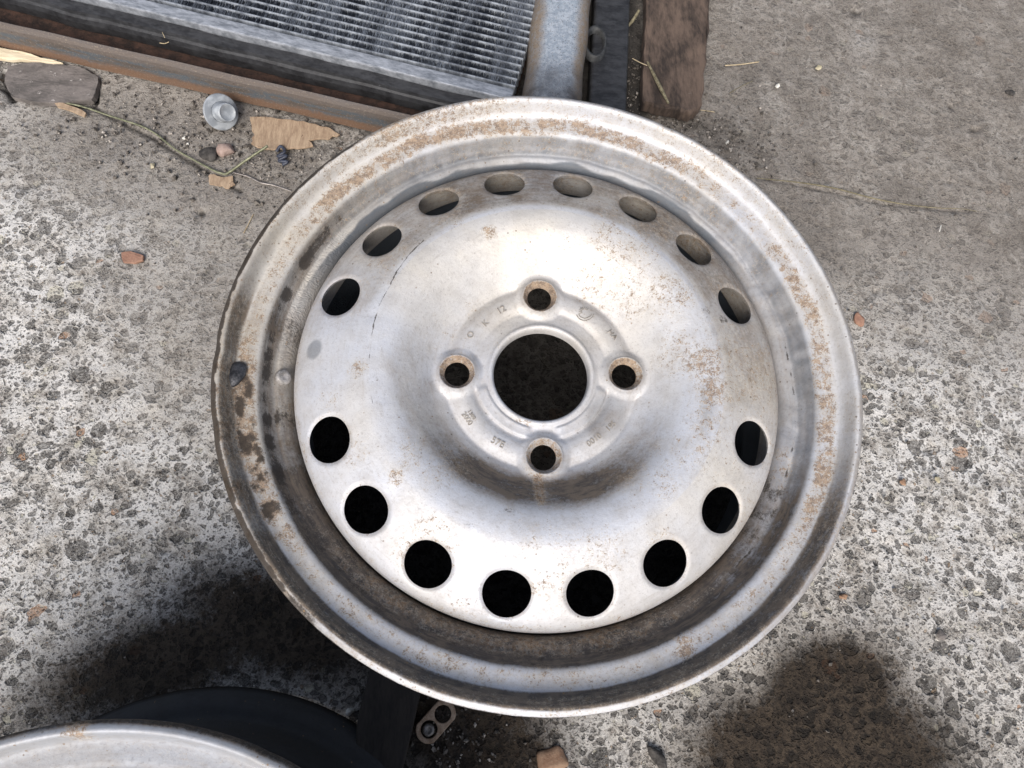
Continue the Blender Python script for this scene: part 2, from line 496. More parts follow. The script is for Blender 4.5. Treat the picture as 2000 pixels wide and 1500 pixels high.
# ------------------------------------------------------------------ wheel
RIM_PROFILE = [(.1820, -.0044), (.1819, -.0028), (.1813, -.0018), (.1801, -.0009), (.1786, -.0001), (.1774, -.0003), (.1763, -.0019), (.1753, -.0054), (.1742, -.0087), (.1726, -.0108), (.1700, -.0116),
               (.1660, -.0120), (.1628, -.0124), (.1604, -.0140), (.1590, -.0175), (.1578, -.0215), (.1562, -.0240), (.1545, -.0262),
               (.1530, -.0262), (.1512, -.0275), (.1482, -.0310), (.1462, -.0365), (.1456, -.0450), (.1454, -.0650), (.1456, -.0850), (.1490, -.0960),
               (.1560, -.1030), (.1585, -.1150), (.1600, -.1300), (.1625, -.1420), (.1660, -.1440), (.1720, -.1445), (.1755, -.1475), (.1785, -.1535), (.1800, -.1560)]
DISC_PROFILE = [(.0283, -.0315), (.0283, -.0295), (.0287, -.0262), (.0297, -.0246), (.0310, -.0245), (.0322, -.0256), (.0340, -.0266), (.0380, -.0274),
                (.0410, -.0274), (.0445, -.0256), (.0480, -.0250), (.0520, -.0257), (.0552, -.0276), (.0572, -.0284), (.0600, -.0268), (.0660, -.0232), (.0730, -.0170),
                (.0800, -.0112), (.0870, -.0074), (.0940, -.0058), (.1010, -.0060), (.1070, -.0076), (.1140, -.0102), (.1200, -.0126), (.1270, -.0156),
                (.1330, -.0184), (.1380, -.0212), (.1415, -.0240), (.1437, -.0270), (.1447, -.0305), (.1449, -.0360), (.1449, -.0480)]
HOLE_A0, BOLT_A0 = -.0145, -.0122
PAINT = wheel_paint('silver_wheel_paint')


def ang(th, a, b, soft):
    """1 inside the arc a..b (degrees), soft at its ends"""
    c = (a + b) / 2; h = (b - a) / 2
    d = np.abs((np.degrees(th) - c + 180) % 360 - 180)
    return sst(d, h + soft, h - soft)


def bnd(r, a, b, s):
    return sst(r, a - s, a + s) * (1 - sst(r, b - s, b + s))


def rim_mesh(variant):
    front, _ = spline(RIM_PROFILE, 210)
    d = np.gradient(front, axis=0); nrm = np.stack([-d[:, 1], d[:, 0]], 1)
    nrm /= np.linalg.norm(nrm, axis=1)[:, None]
    nrm *= -1 if nrm[len(nrm) // 2, 0] < 0 else 1
    th_ = np.full(len(front), .0022)
    back = (front + nrm * th_[:, None])[::-1][::3]
    # the flange tip is cut square with a softened corner
    back[-4:, 1] = [-.0120, -.0105, -.0088, -.0070]; back[-4:, 0] = [.1784, .1800, .1812, .1819]
    back = back[:, :]
    prof = np.vstack([front, back])
    nb = len(front)
    n, m = len(prof), 1260
    th = np.linspace(0, 2 * PI, m, endpoint=False)
    R = np.repeat(prof[:, :1], m, 1); Zz = np.repeat(prof[:, 1:], m, 1); T = np.repeat(th[None], n, 0)
    isb = np.repeat((np.arange(n) >= nb)[:, None], m, 1)
    r = R; z = Zz; c_, s_ = np.cos(T), np.sin(T)
    # hand-hammered unevenness of the old flange and the well wall
    nz = fbm(c_ * 7 + 20, s_ * 7 + 20, 3, 3) - .5
    lipm = bnd(r, .1735, .185, .002) * (z > -.02)
    R = R + lipm * nz * .0003
    Zz = Zz + lipm * (fbm(c_ * 9 + 5, s_ * 9 + 5, 3, 9) - .5) * .0005
    wall = bnd(z, -.034, -.018, .003) * (~isb) * (r < .162)
    rgt = .45 + .55 * ang(T, -60, 45, 25)
    Zz = Zz + wall * rgt * (fbm(c_ * 11 + 3, s_ * 11 + 3 + z * 60, 4, 12) - .5) * .0030
    R = R + wall * rgt * (fbm(c_ * 10, s_ * 10 + 7 + z * 60, 4, 15) - .5) * .0028
    # knocks in the flange
    for a, wdt, dp in ((178, 2.2, .0006), (192, 2.2, .0004), (62, 1.2, .0003), (318, 1.8, .0003)):
        g = np.exp(-(((np.degrees(T) - a + 180) % 360 - 180) / wdt) ** 2)
        R = R - lipm * g * dp; Zz = Zz - lipm * g * dp * .8
    V = np.stack([R * c_, R * s_, Zz + LIP], -1).reshape(-1, 3)
    I = np.arange(n * m).reshape(n, m)
    J = np.roll(I, -1, 1)
    nxt = np.roll(I, -1, 0); nxtJ = np.roll(J, -1, 0)
    F = np.stack([I, J, nxtJ, nxt], -1).reshape(-1, 4)
    me = mesh_np('rim', V, F)
    # ---- rust, dirt and grime masks; some shade painted in
    fz = fbm(c_ * 6 + 40, s_ * 6 + 40, 4, 21)
    fl = np.clip((fbm(r * c_ * 190 + 60, r * s_ * 190 + 60, 5, 22) - .5) * 1.25 + .5, 0, 1)
    face = (~isb) & (z > -.06)
    flange = bnd(r, .1615, .1735, .0022) * (z > -.0145)
    curl = bnd(r, .1735, .190, .0015) * (z > -.02)
    seat = bnd(z, -.026, -.0135, .002) * (r < .164)
    well = sst(z, -.0215, -.0265) * (r < .159)
    if variant == 0:
        wob = (fbm(c_ * 9 + 2, s_ * 9 + 2, 3, 27) - .5) * .005
        flange = bnd(r + wob, .1610, .1722, .0032) * (z > -.0150)
        rust = flange * (.50 + .55 * ang(T, 48, 150, 22) + .75 * ang(T, 176, 212, 9) + .45 * ang(T, -35, 32, 16)) * (.35 + 1.1 * fl)
        rust = np.maximum(rust, curl * (.36 + .36 * ang(T, 90, 150, 30) + .25 * ang(T, 30, 60, 20)) * (.3 + 1.2 * fz))
        rust = np.maximum(rust, curl * .70 * ang(T, 176, 212, 8) * (.4 + fl))
        rust = np.maximum(rust, well * (.75 * ang(T, 215, 300, 25) + .60 * ang(T, -28, -16, 6) + .45 * ang(T, 182, 195, 5)) * (.4 + fl))
        rust = np.maximum(rust, flange * .95 * (ang(T, 291, 296, 2) + ang(T, 250, 252, 2)))
        rust = np.maximum(rust, .5 * seat * ang(T, 15, 160, 20) * (.2 + fl))
        dirt = well * (.24 + 1.35 * ang(T, 200, 322, 22) + .45 * ang(T, 165, 215, 20) + .22 * ang(T, -12, 40, 20))  # lower well wall: brown dirt with its shade painted in
        dirt = np.maximum(dirt, seat * (.34 + .55 * ang(T, 138, 205, 20) + 1.05 * ang(T, 200, 330, 20)))  # lower bead seat: dirt and painted shade likewise
        dirt = np.maximum(dirt, bnd(r, .1718, .1786 - .0014 * (1 - ang(T, 200, 332, 20)), .0010) * (z > -.02) * (.10 + 1.25 * ang(T, 165, 335, 22)))  # lower curl wall: shade of the inward face painted as a dark band
        dirt = np.maximum(dirt, curl * (.50 * ang(T, 150, 235, 25) + .08))
        dirt = np.maximum(dirt, flange * (.30 + .45 * ang(T, 175, 212, 14)))
        dirt = np.maximum(dirt, .95 * bnd(r, .1475, .1575, .002) * (z > -.034) * ang(T, 186, 194, 3))
        dirt = dirt * (.55 + .9 * fz)
        grime = seat * (.20 + 1.0 * ang(T, 142, 205, 14) * (.45 + .55 * sst(fbm(c_ * 16, s_ * 16, 3, 77), .35, .60)) * bnd(z, -.0240, -.0160, .0025) + .45 * ang(T, 200, 300, 20) + .2 * ang(T, -40, 10, 12)) * (.55 + .6 * fl)
        grime = np.maximum(grime, bnd(r, .1528, .1545, .0006) * (z > -.03) * (.10 + .55 * ang(T, -60, 10, 15) + .35 * ang(T, 130, 178, 15)) * (.1 + 1.9 * fl ** 1.3))
        grime = np.maximum(grime, well * (.32 * ang(T, 225, 300, 20) + .75 * ang(T, 187, 193, 2.5) + .65 * ang(T, -45, -22, 6)) * (.4 + fl))
        oed = sst(r + (fl - .5) * .0014, .1780, .1792) * (z > -.02)
        grime = np.maximum(grime, oed * (.16 + .30 * ang(T, 20, 90, 20) + 1.1 * ang(T, 128, 226, 16)) * (.5 + fl))
        grime = np.maximum(grime, (r > .1815) * (z < -.002) * 1.0 * (.5 + fl))
        dirt = np.maximum(dirt, oed * (.12 + .95 * ang(T, 120, 232, 18) + .5 * ang(T, -60, 100, 20)))
        grime = np.maximum(grime, flange * (1.25 * ang(T, 180, 212, 8) + .30) * fl)
        grime = np.maximum(grime, curl * .62 * ang(T, 180, 212, 10) * (.45 + .8 * fl))
        grime = np.maximum(grime, well * .62 * ang(T, 150, 200, 16) * sst(fz, .40, .62))
        grime = np.maximum(grime, curl * (.26 + .2 * ang(T, 150, 215, 20)) * (.2 + fl))
        cream = .28 + .45 * ang(T, 120, 215, 30) - .3 * ang(T, 230, 330, 30)
        chip = well * ang(T, 140, 178, 8)
        bare_shade = well * (.45 * ang(T, 40, 140, 14) + .25 * ang(T, -30, 30, 12)) * (.3 + fz) + seat * (.55 * ang(T, -30, 160, 20)) * (.4 + fl)
        bare_shade = np.maximum(bare_shade, .95 * sst(.1518 + (fbm(c_ * 5, s_ * 5, 3, 61) - .5) * .009 - r, -.0006, .0010) * (~isb) * (z > -.05) * ang(T, 28, 158, 14))  # upper well wall: shadow band painted blue-grey above the disc edge
    else:
        rust = curl * .16 + flange * .2 + .8 * curl * ang(T, 88, 91, 1.2)
        dirt = seat * .5 + well * .4 + sst(r, .1796, .1812) * (z < 0) * .95
        grime = seat * .3 + sst(r, .1796, .1812) * (z < 0) * .6 + curl * .30 * fz
        cream = .1 + 0 * r; chip = 0 * r; bare_shade = .42 + 0 * r; dirt = dirt + curl * .25 * fz + .3 * flange
    bare_shade = np.where((~isb) & (z < -.05), 1.0, bare_shade)
    cream = np.where((~isb) & (z < -.05), -1., cream)
    # the tyre side of the barrel: set near black all over
    grime = np.where(isb & (z < -.0110), 2.4, grime)
    grime = np.where((~isb) & (z < -.05), .25, grime)
    dirt = np.where((~isb) & (z < -.05), .04, dirt); rust = np.where((~isb) & (z < -.05), .05, rust)
    rust = np.where(isb, .12, rust)
    vcol(me, 'wear_shade', np.stack([np.clip(a, 0, 2.4).ravel() for a in (rust, dirt, grime, bare_shade)], 1))
    vcol(me, 'tone', np.stack([np.clip(a, 0, 1).ravel() for a in (cream, chip)], 1))
    sl = np.r_[0, np.cumsum(np.linalg.norm(np.diff(prof, axis=0), axis=1))]
    polar(me, T, np.repeat(sl[:, None], m, 1))
    return me


def disc_mesh():
    prof, s = spline(DISC_PROFILE, 250)
    n, m = len(prof), 1260
    th = np.linspace(0, 2 * PI, m, endpoint=False)
    R = np.repeat(prof[:, :1], m, 1); Zz = np.repeat(prof[:, 1:], m, 1); T = np.repeat(th[None], n, 0); Sg = np.repeat(s[:, None], m, 1)
    k127 = np.argmin(np.abs(prof[:, 0] - .1270)); s0 = s[k127]
    HR = .0129
    alive = np.ones((n, m), bool); dmin = np.full((n, m), 9.)
    for k in range(18):
        a = math.radians(100 - 20 * k) + HOLE_A0
        if k in (5, 14):
            continue
        dt = (T - a + PI) % (2 * PI) - PI
        d = np.hypot(Sg - s0, R * dt)
        alive &= d > HR
        dmin = np.minimum(dmin, d)
        near = (d < HR * 1.35) & (d > 0)
        # snap the ring of vertices beside the opening on to its circle
        al = d > HR
        dead = ~(al & np.roll(al, -1, 0) & np.roll(al, -1, 1) & np.roll(np.roll(al, -1, 0), -1, 1))     # face (i, j) is cut away
        tch = dead | np.roll(dead, 1, 0) | np.roll(dead, 1, 1) | np.roll(np.roll(dead, 1, 0), 1, 1)
        ring = al & tch & (d < HR + .003)
        ds = (Sg - s0); dtt = R * dt; kf = np.where(ring, HR / np.maximum(d, 1e-6), 1)
        Sn = s0 + ds * kf
        T = np.where(ring, a + dt * kf, T); Sg = np.where(ring, Sn, Sg)
        dmin = np.where(ring, HR, dmin)
    R = np.interp(Sg, s, prof[:, 0]); Zz = np.interp(Sg, s, prof[:, 1])
    # pressed-in edge of each opening
    e = np.clip((dmin - HR) / .0028, 0, 1)
    Zz = Zz - .0011 * (1 - e) ** 2
    x, y = R * np.cos(T), R * np.sin(T)
    bd = np.full((n, m), 9.)
    BR = .0074
    for k in range(4):
        a = PI / 2 * k + BOLT_A0; bx, by = .05 * math.cos(a), .05 * math.sin(a)
        d = np.hypot(x - bx, y - by)
        bd = np.minimum(bd, d)
        f = sst(d, .0165, .0108)
        Zz = Zz * (1 - f) + f * (-.0238)                      # raised boss
        seat = np.clip((.0099 - d) / (.0099 - BR), 0, 1)
        Zz = Zz - .0042 * seat ** .9                          # conical seat
        Zz = Zz + .0006 * np.exp(-((d - .0105) / .0006) ** 2)
        al = d > BR; alive &= al
        dn = d.copy()
        dead = ~(al & np.roll(al, -1, 0) & np.roll(al, -1, 1) & np.roll(np.roll(al, -1, 0), -1, 1))
        tch = dead | np.roll(dead, 1, 0) | np.roll(dead, 1, 1) | np.roll(np.roll(dead, 1, 0), 1, 1)
        ring = al & tch & (d < BR + .002)
        kf = np.where(ring, BR / np.maximum(d, 1e-6), 1)
        x = np.where(ring, bx + (x - bx) * kf, x); y = np.where(ring, by + (y - by) * kf, y); bd = np.where(ring, BR, bd)
        Zz = np.where(ring, -.0238 - .0042, Zz)
    # inner locating ledge around the bore, notched at each bolt
    notch = np.ones((n, m))
    for k in range(4):
        a = PI / 2 * k + BOLT_A0
        dd = (T - a + PI) % (2 * PI) - PI
        notch *= sst(np.abs(dd), .16, .30)
    Zz = Zz + .0016 * bnd(R, .0335, .0400, .0008) * notch * (.15 + .95 * sst(-np.sin(T), -.2, .4))
    Zz = Zz + (fbm(x * 45 + 9, y * 45 + 9, 3, 31) - .5) * .0007 * sst(R, .03, .05)
    # dings seen on the shoulder
    for (px, py, dp, wd) in ((1465, 770, .0009, .006), (730, 620, .0005, .004), (1280, 870, .0005, .006)):
        cx, cy = at(px, py, LIP - .010)
        Zz = Zz - dp * np.exp(-((x - cx) ** 2 + (y - cy) ** 2) / wd ** 2)
    V = np.stack([x, y, Zz + LIP], -1).reshape(-1, 3)
    I = np.arange(n * m).reshape(n, m); J = np.roll(I, -1, 1)
    F = np.stack([I[:-1], I[1:], J[1:], J[:-1]], -1).reshape(-1, 4)
    af = alive.ravel()
    F = F[af[F].all(1)]
    used = np.zeros(n * m, bool); used[F.ravel()] = True
    remap = np.cumsum(used) - 1
    me = mesh_np('disc', V[used], remap[F])
    # ---- rust, dirt and grime masks; some shade painted in
    r = np.hypot(x, y); th = T
    f1 = fbm(x * 55, y * 55, 4, 41); f2 = fbm(x * 160, y * 160, 4, 42); f3 = fbm(x * 18 + 4, y * 18, 3, 43)

    def bl(px, py, rx, ry=None, z=-.012, rot=0, soft=.6):
        return blob(px, py, rx, ry, rot, soft, LIP + z, x, y)
    rust = .12 + .55 * sst(f3, .42, .62) * f1
    for (px, py, rr, k) in ((1300, 570, .012, .62), (1370, 715, .013, .78), (1385, 770, .010, .85), (1330, 690, .016, .5), (1240, 500, .02, .42), (955, 462, .005, .8),
                            (1215, 475, .012, .45), (700, 725, .006, .7), (875, 650, .02, .26), (1330, 585, .010, .6), (840, 1060, .016, .50), (800, 1075, .010, .55),
                            (1290, 945, .012, .42), (1040, 1145, .006, .50), (935, 590, .010, .35), (1290, 1060, .010, .45), (1175, 1080, .016, .42), (1480, 990, .012, .42),
                            (775, 935, .005, .8), (690, 880, .010, .45), (640, 780, .008, .40), (1361, 884, .003, .95), (880, 440, .010, .45), (1410, 560, .012, .45),
                            (1060, 900, .012, .45), (700, 560, .010, .35), (900, 1190, .010, .4), (1100, 490, .012, .30), (1190, 430, .02, .30)):
        rust = np.maximum(rust, k * bl(px, py, rr))
    rust = np.maximum(rust, 1.1 * sst(bd, .0110, .0097) * (.75 + .35 * sst(y, -.02, .02)))
    streak = blob(1052, 955, .0035, .012, 0, .5, LIP - .022, x, y)
    rust = np.maximum(rust, .95 * streak)
    rust = np.maximum(rust, .45 * bnd(r, .1405, .150, .002) * (.3 + f1))
    rust = np.maximum(rust, .40 * sst(dmin, HR + .005, HR + .0) * (.3 + f2))
    dirt = .04 + .16 * f1
    dirt = np.maximum(dirt, 1.15 * bnd(r, .0620, .0815, .0065) * ang(th, 205, 325, 34) * (.65 + .7 * f1))  # lower bowl slope: its shade painted in with the brown dirt
    dirt = np.maximum(dirt, .50 * bnd(r, .060, .088, .007) * ang(th, 165, 230, 25) * (.4 + f1))  # the same painted band carried round to the left
    dirt = np.maximum(dirt, (.52 + .30 * ang(th, 20, 130, 20)) * bnd(r, .104, .146, .004) * ang(th, -20, 165, 22) * (.5 + f1))  # upper hole ring: beige dirt plus painted shade of the far slope
    dirt = np.maximum(dirt, .55 * bnd(r, .1005, .1075, .0018) * (.75 * ang(th, -5, 55, 12) + .35 * ang(th, 125, 205, 20)) * (.3 + 1.2 * f2))
    dirt = np.maximum(dirt, .55 * sst(bd, .0150, .0105))
    dirt = np.maximum(dirt, .55 * streak)
    dirt = np.maximum(dirt, .42 * bl(1170, 820, .013, .011, -.0255, .6) * (.5 + f2))
    dirt = np.maximum(dirt, .25 * bnd(r, .030, .060, .004) * (.4 + f1))
    dirt = np.maximum(dirt, .30 * sst(dmin, HR + .004, HR))
    grime = .10 * f2
    # long hand scratch round the left shoulder
    c0 = at(1056, 745, LIP - .0062)
    P = [at(*p, LIP - .0062) for p in ((828, 468), (800, 495), (775, 530), (758, 565), (744, 590), (733, 620), (727, 650), (722, 690), (722, 740), (728, 790))]
    dd = np.full(x.shape, 9.); 
    for q, (a, b) in enumerate(zip(P, P[1:])):
        a = np.array(a); b = np.array(b); ab = b - a
        tt = np.clip(((x - a[0]) * ab[0] + (y - a[1]) * ab[1]) / (ab @ ab), 0, 1)
        dd = np.minimum(dd, np.hypot(x - a[0] - tt * ab[0], y - a[1] - tt * ab[1]) + (.00025 if q > 5 else 0))
    grime = np.maximum(grime, .95 * sst(dd, .00062, .00022) * (.55 + .9 * f2))
    for (px, py, rr, ry, rot, k) in ((1042, 548, .007, .0016, .3, .55), (1085, 552, .006, .0016, -.35, .5), (1370, 620, .004, .006, 0, .6), (1407, 630, .004, .004, 0, .7),
                                     (1385, 585, .003, .006, .5, .5), (1270, 895, .006, .009, .7, .40), (905, 945, .010, .004, -.6, .42), (990, 1000, .008, .002, 0, .6),
                                     (915, 1030, .005, .002, .1, .5), (1100, 985, .02, .002, .1, .4), (1150, 925, .005, .004, 0, .45), (1480, 700, .003, .012, .4, .35), (890, 905, .02, .003, -.6, .5)):
        grime = np.maximum(grime, k * blob(px, py, rr, ry, rot, .6, LIP - .014, x, y))
    grime = np.maximum(grime, .35 * bnd(r, .1435, .150, .0008))
    bare_shade = .55 * blob(610, 676, .0045, .0060, -.2, .22, LIP - .013, x, y)
    bare_shade = np.maximum(bare_shade, .30 * bl(1185, 815, .012, .014, -.0255, -.5, .25))
    bare_shade = np.maximum(bare_shade, .30 * bl(1375, 800, .004, .014, -.012, -.2, .7))
    cream = .25 + .40 * ang(th, 20, 160, 30) * (r < .1) + .35 * (r > .104) * ang(th, -60, 140, 20)
    cream = cream - .25 * bnd(r, .082, .100, .004) * ang(th, 170, 350, 20)
    vcol(me, 'wear_shade', np.stack([np.clip(a, 0, 1.5).ravel()[used] for a in (rust, dirt, grime, bare_shade)], 1))
    vcol(me, 'tone', np.stack([np.clip(cream, 0, 1).ravel()[used], np.zeros(used.sum())], 1))
    polar(me, T, Sg, used)
    return me


wheel = thing('steel_wheel', 'large silver steel wheel with rusty flange and sixteen round holes in the middle', 'wheel', group='steel wheels')
rim_me, disc_me = rim_mesh(0), disc_mesh()
link('rim', rim_me, PAINT, wheel)
disc = link('disc', disc_me, PAINT, wheel)
sm = disc.modifiers.new('plate', 'SOLIDIFY'); sm.thickness = .0030; sm.offset = -1
es_ = disc.modifiers.new('edges', 'EDGE_SPLIT'); es_.split_angle = math.radians(52)

# stamped lettering, pressed into low relief on the hub face
LETTER = simple('stamped_paint', (.22, .195, .165), (.42, .39, .35), 300, .6, .15)


def stamp(text, px, py, size, rot, parent, zoff=.0003):
    cu = bpy.data.curves.new('stamp', 'FONT')
    cu.body = text; cu.size = size; cu.extrude = .00042; cu.align_x = 'CENTER'; cu.align_y = 'CENTER'; cu.offset = 0; cu.resolution_u = 3
    o = bpy.data.objects.new('stamp', cu); COL.objects.link(o)
    dg = bpy.context.evaluated_depsgraph_get()
    me = bpy.data.meshes.new_from_object(o.evaluated_get(dg))
    bpy.data.objects.remove(o)
    x, y = at(px, py, LIP - .0255)
    r = math.hypot(x, y)
    zz = np.interp(r, [p[0] for p in DISC_PROFILE[4:20]], [p[1] for p in DISC_PROFILE[4:20]])
    # follow the pressed surface: drape every vertex on the hub profile
    c, s = math.cos(rot), math.sin(rot)
    for v in me.vertices:
        vx = x + v.co.x * c - v.co.y * s; vy = y + v.co.x * s + v.co.y * c
        rr = math.hypot(vx, vy)
        base = np.interp(rr, [p[0] for p in DISC_PROFILE[4:20]], [p[1] for p in DISC_PROFILE[4:20]])
        v.co = (vx, vy, LIP + base + v.co.z + zoff)
    return link('stamped_lettering', me, LETTER, parent)


for tx, px, py, sz, rt in (('O', 919, 655, .0055, 68), ('K', 948, 632, .0055, 48), ('12', 979, 606, .0058, 30), ('HA', 1196, 654, .0052, -52),
                           ('2000', 912, 818, .0042, -57 ), ('1300', 921, 811, .0032, -57), ('57E', 972, 865, .0055, -28), ('0010', 1160, 860, .0050, 36), ('195', 1193, 833, .0048, 44)):
    stamp(tx, px, py, sz, math.radians(rt), wheel)
# sun-like maker mark: concentric crescent with rays
bm = bmesh.new()
ex, ey = at(1142, 610, LIP - .0255)
def zh(x, y):
    return LIP + float(np.interp(math.hypot(x, y), [p[0] for p in DISC_PROFILE[4:20]], [p[1] for p in DISC_PROFILE[4:20]])) + .0004
def strip(bm, pts, wd):
    for a, b in zip(pts, pts[1:]):
        d = Vector((b[0] - a[0], b[1] - a[1], 0)).normalized(); nn = Vector((-d.y, d.x, 0)) * wd
        q = [bm.verts.new((p[0] + k * nn.x, p[1] + k * nn.y, zh(*p) + dz)) for p in (a, b) for k in (-1, 1) for dz in (0,)]
        bm.faces.new((q[0], q[2], q[3], q[1]))
for rr in (.0042, .0056):
    strip(bm, [(ex + rr * math.cos(a), ey + rr * math.sin(a)) for a in np.linspace(math.radians(200), math.radians(345), 12)], .00022)
for a in np.linspace(math.radians(50), math.radians(200), 8):
    strip(bm, [(ex + q * math.cos(a), ey + q * math.sin(a)) for q in (.0018, .0038)], .00018)
mk = bm_obj('stamped_emblem', bm, LETTER, wheel)
mk.modifiers.new('thick', 'SOLIDIFY').thickness = .0003

# lead balance weight clipped to the left of the flange
LEAD = simple('dull_lead', (.022, .023, .027), (.105, .105, .112), 190, .42, .6, .0006, specks=((.20, .21, .23), .64))
bm = bmesh.new()
bmesh.ops.create_icosphere(bm, subdivisions=4, radius=1)
for v in bm.verts:
    k = 1 + .10 * math.sin(3 * v.co.x + 2) * math.cos(4 * v.co.y)
    tpr = 1 - .32 * max(0, -v.co.y) + .0
    v.co = Vector((v.co.x * .0058 * k * tpr + (-.0022 if v.co.y < 0 else 0) * abs(v.co.y), v.co.y * .0082 * k, v.co.z * .0026))
wx, wy = at(459, 731, LIP - .010)
bmesh.ops.transform(bm, matrix=Matrix.Translation((wx, wy, LIP - .0108)) @ Matrix.Rotation(math.radians(-8), 4, 'Z'), verts=bm.verts)
bm_obj('balance_weight', bm, LEAD, wheel)

# blank round plug in the well wall beside it
bm = bmesh.new()
rings = []
for (r, z) in ((.0046, -.001), (.0046, .0012), (.0042, .0021), (.0030, .0026), (.0016, .0024), (.0008, .0020)):
    rings.append([bm.verts.new((r * math.cos(a), r * math.sin(a), z)) for a in np.linspace(0, 2 * PI, 28, endpoint=False)])
for a, b in zip(rings, rings[1:]):
    for k in range(28):
        bm.faces.new((a[k], a[(k + 1) % 28], b[(k + 1) % 28], b[k]))
bm.faces.new(rings[-1])
vx, vy = at(553, 738, LIP - .028)
bmesh.ops.transform(bm, matrix=Matrix.Translation((vx, vy, LIP - .0275)) @ Matrix.Rotation(math.radians(38), 4, 'Y'), verts=bm.verts)
RIV = simple('painted_rivet', (.20, .185, .17), (.46, .44, .43), 330, .5, .2)
bm_obj('rivet', bm, RIV, wheel)

# the second wheel, cut by the lower left corner
w2 = thing('steel_wheel', 'second silver steel wheel with clean pale lip, cut off by the bottom left corner', 'wheel', (-.21036, -.35831, 0), math.radians(4), 'steel wheels')
link('rim', rim_mesh(1), PAINT, w2)
d2 = link('disc', disc_me, None, w2)
d2.modifiers.new('plate', 'SOLIDIFY').thickness = .003
d2.modifiers['plate'].offset = -1

# ------------------------------------------------------------------ radiator in its rusty frame
UA = math.radians(-14.7)
UX, UY = Vector((math.cos(UA), math.sin(UA), 0)), Vector((-math.sin(UA), math.cos(UA), 0))
O0 = Vector((-.135, .2775, 0))


def ext_profile(name, prof, u0, u1, mat, parent, nseg=60, wob=0.0, seed=0):
    """sweep a closed (v, z) outline along the frame direction"""
    V = []; F = []
    n = len(prof); us = np.linspace(u0, u1, nseg)
    for i, u in enumerate(us):
        for (v, z) in prof:
            dv = wob * (float(vnoise(np.array(u * 30.), np.array(v * 90. + seed), seed)) - .5)
            V.append((u, v + dv, z + dv * .5))
    for i in range(nseg - 1):
        for k in range(n):
            a = i * n + k; b = i * n + (k + 1) % n
            F.append((a, b, b + n, a + n))
    me = bpy.data.meshes.new(name)
    F2 = F + [tuple(range(n))[::-1], tuple((nseg - 1) * n + k for k in range(n))]
    me.from_pydata(V, [], F2); me.update()
    bm = bmesh.new(); bm.from_mesh(me); bmesh.ops.recalc_face_normals(bm, faces=bm.faces); bm.to_mesh(me); bm.free()
    for p in me.polygons:
        p.use_smooth = False
    return link(name, me, mat, parent)


def rusty_steel(name):
    t = NT(name)
    v = t.mapp((1, 9, 9))
    n1 = t.noise(22, 6, .65, v); n2 = t.noise(160, 6, .7); n3 = t.noise(700, 4, .6)
    sp_ = t.n.new('ShaderNodeSeparateXYZ'); t.L(t.tc, sp_.inputs[0])
    c = t.mix(t.ramp(n1, .40, .60), (.10, .085, .075), (.185, .14, .108))
    blue = t.ramp(t.math('ADD', n1, t.math('MULTIPLY', n2, .35)), .60, .74)
    c = t.mix(t.math('MULTIPLY', blue, .75), c, (.070, .105, .135))
    c = t.mix(t.math('MULTIPLY', t.ramp(t.math('ADD', sp_.outputs[2], t.math('MULTIPLY', t.math('SUBTRACT', n2, .5), .010)), .0185, .0225), .85), c, (.155, .128, .112))
    low = t.math('ADD', t.ramp(sp_.outputs[2], .016, .002), t.math('MULTIPLY', t.math('SUBTRACT', n2, .5), 1.6))
    c = t.mix(t.math('MULTIPLY', t.ramp(low, .15, .8), .85), c, (.20, .115, .070))
    c = t.mix(t.ramp(n3, .56, .68, 0, .6), c, (.30, .25, .20))
    c = t.mix(t.ramp(n2, .64, .70, 0, .7), c, (.06, .04, .03))
    return t.out(c, .72, .15, t.bump(t.math('ADD', n2, t.math('MULTIPLY', n3, .4)), .0008, .8), .4)


RUSTY = rusty_steel('rusty_steel')
DARKRUST = simple('dark_rust', (.022, .014, .011), (.075, .040, .028), 90, .85, 0, .001, specks=((.16, .13, .11), .70))
BLACKP = simple('dusty_black_plastic', (.012, .012, .0135), (.042, .043, .047), 50, .55, 0, .0006, (1, 2.2, 1), specks=((.15, .15, .16), .685))
ALU = simple('weathered_aluminium', (.20, .215, .24), (.46, .48, .52), 70, .42, .35, .0005, (1, 3, 1), specks=((.22, .22, .24), .66))

frame = thing('angle_iron', 'rusty brown and blue steel angle bar running along the top left below the radiator', 'steel bar', (-.1375, .2752, .002), math.radians(-13.7))
pts = [(0, .001), (-.0002, .026), (.001, .0290), (.003, .0295), (.0045, .028), (.0048, .006), (.038, .005), (.038, .001)]
o = ext_profile('vertical_leg', [(0, .0), (-.0004, .0255), (.0008, .0285), (.0030, .0292), (.0046, .0275), (.0050, .0)], -.62, .145, RUSTY, frame, 120, .0008, 3)
o = ext_profile('floor_leg', [(.0053, .0), (.0053, .004), (.040, .004), (.040, .0)], -.62, .145, DARKRUST, frame, 60, .0004, 6)

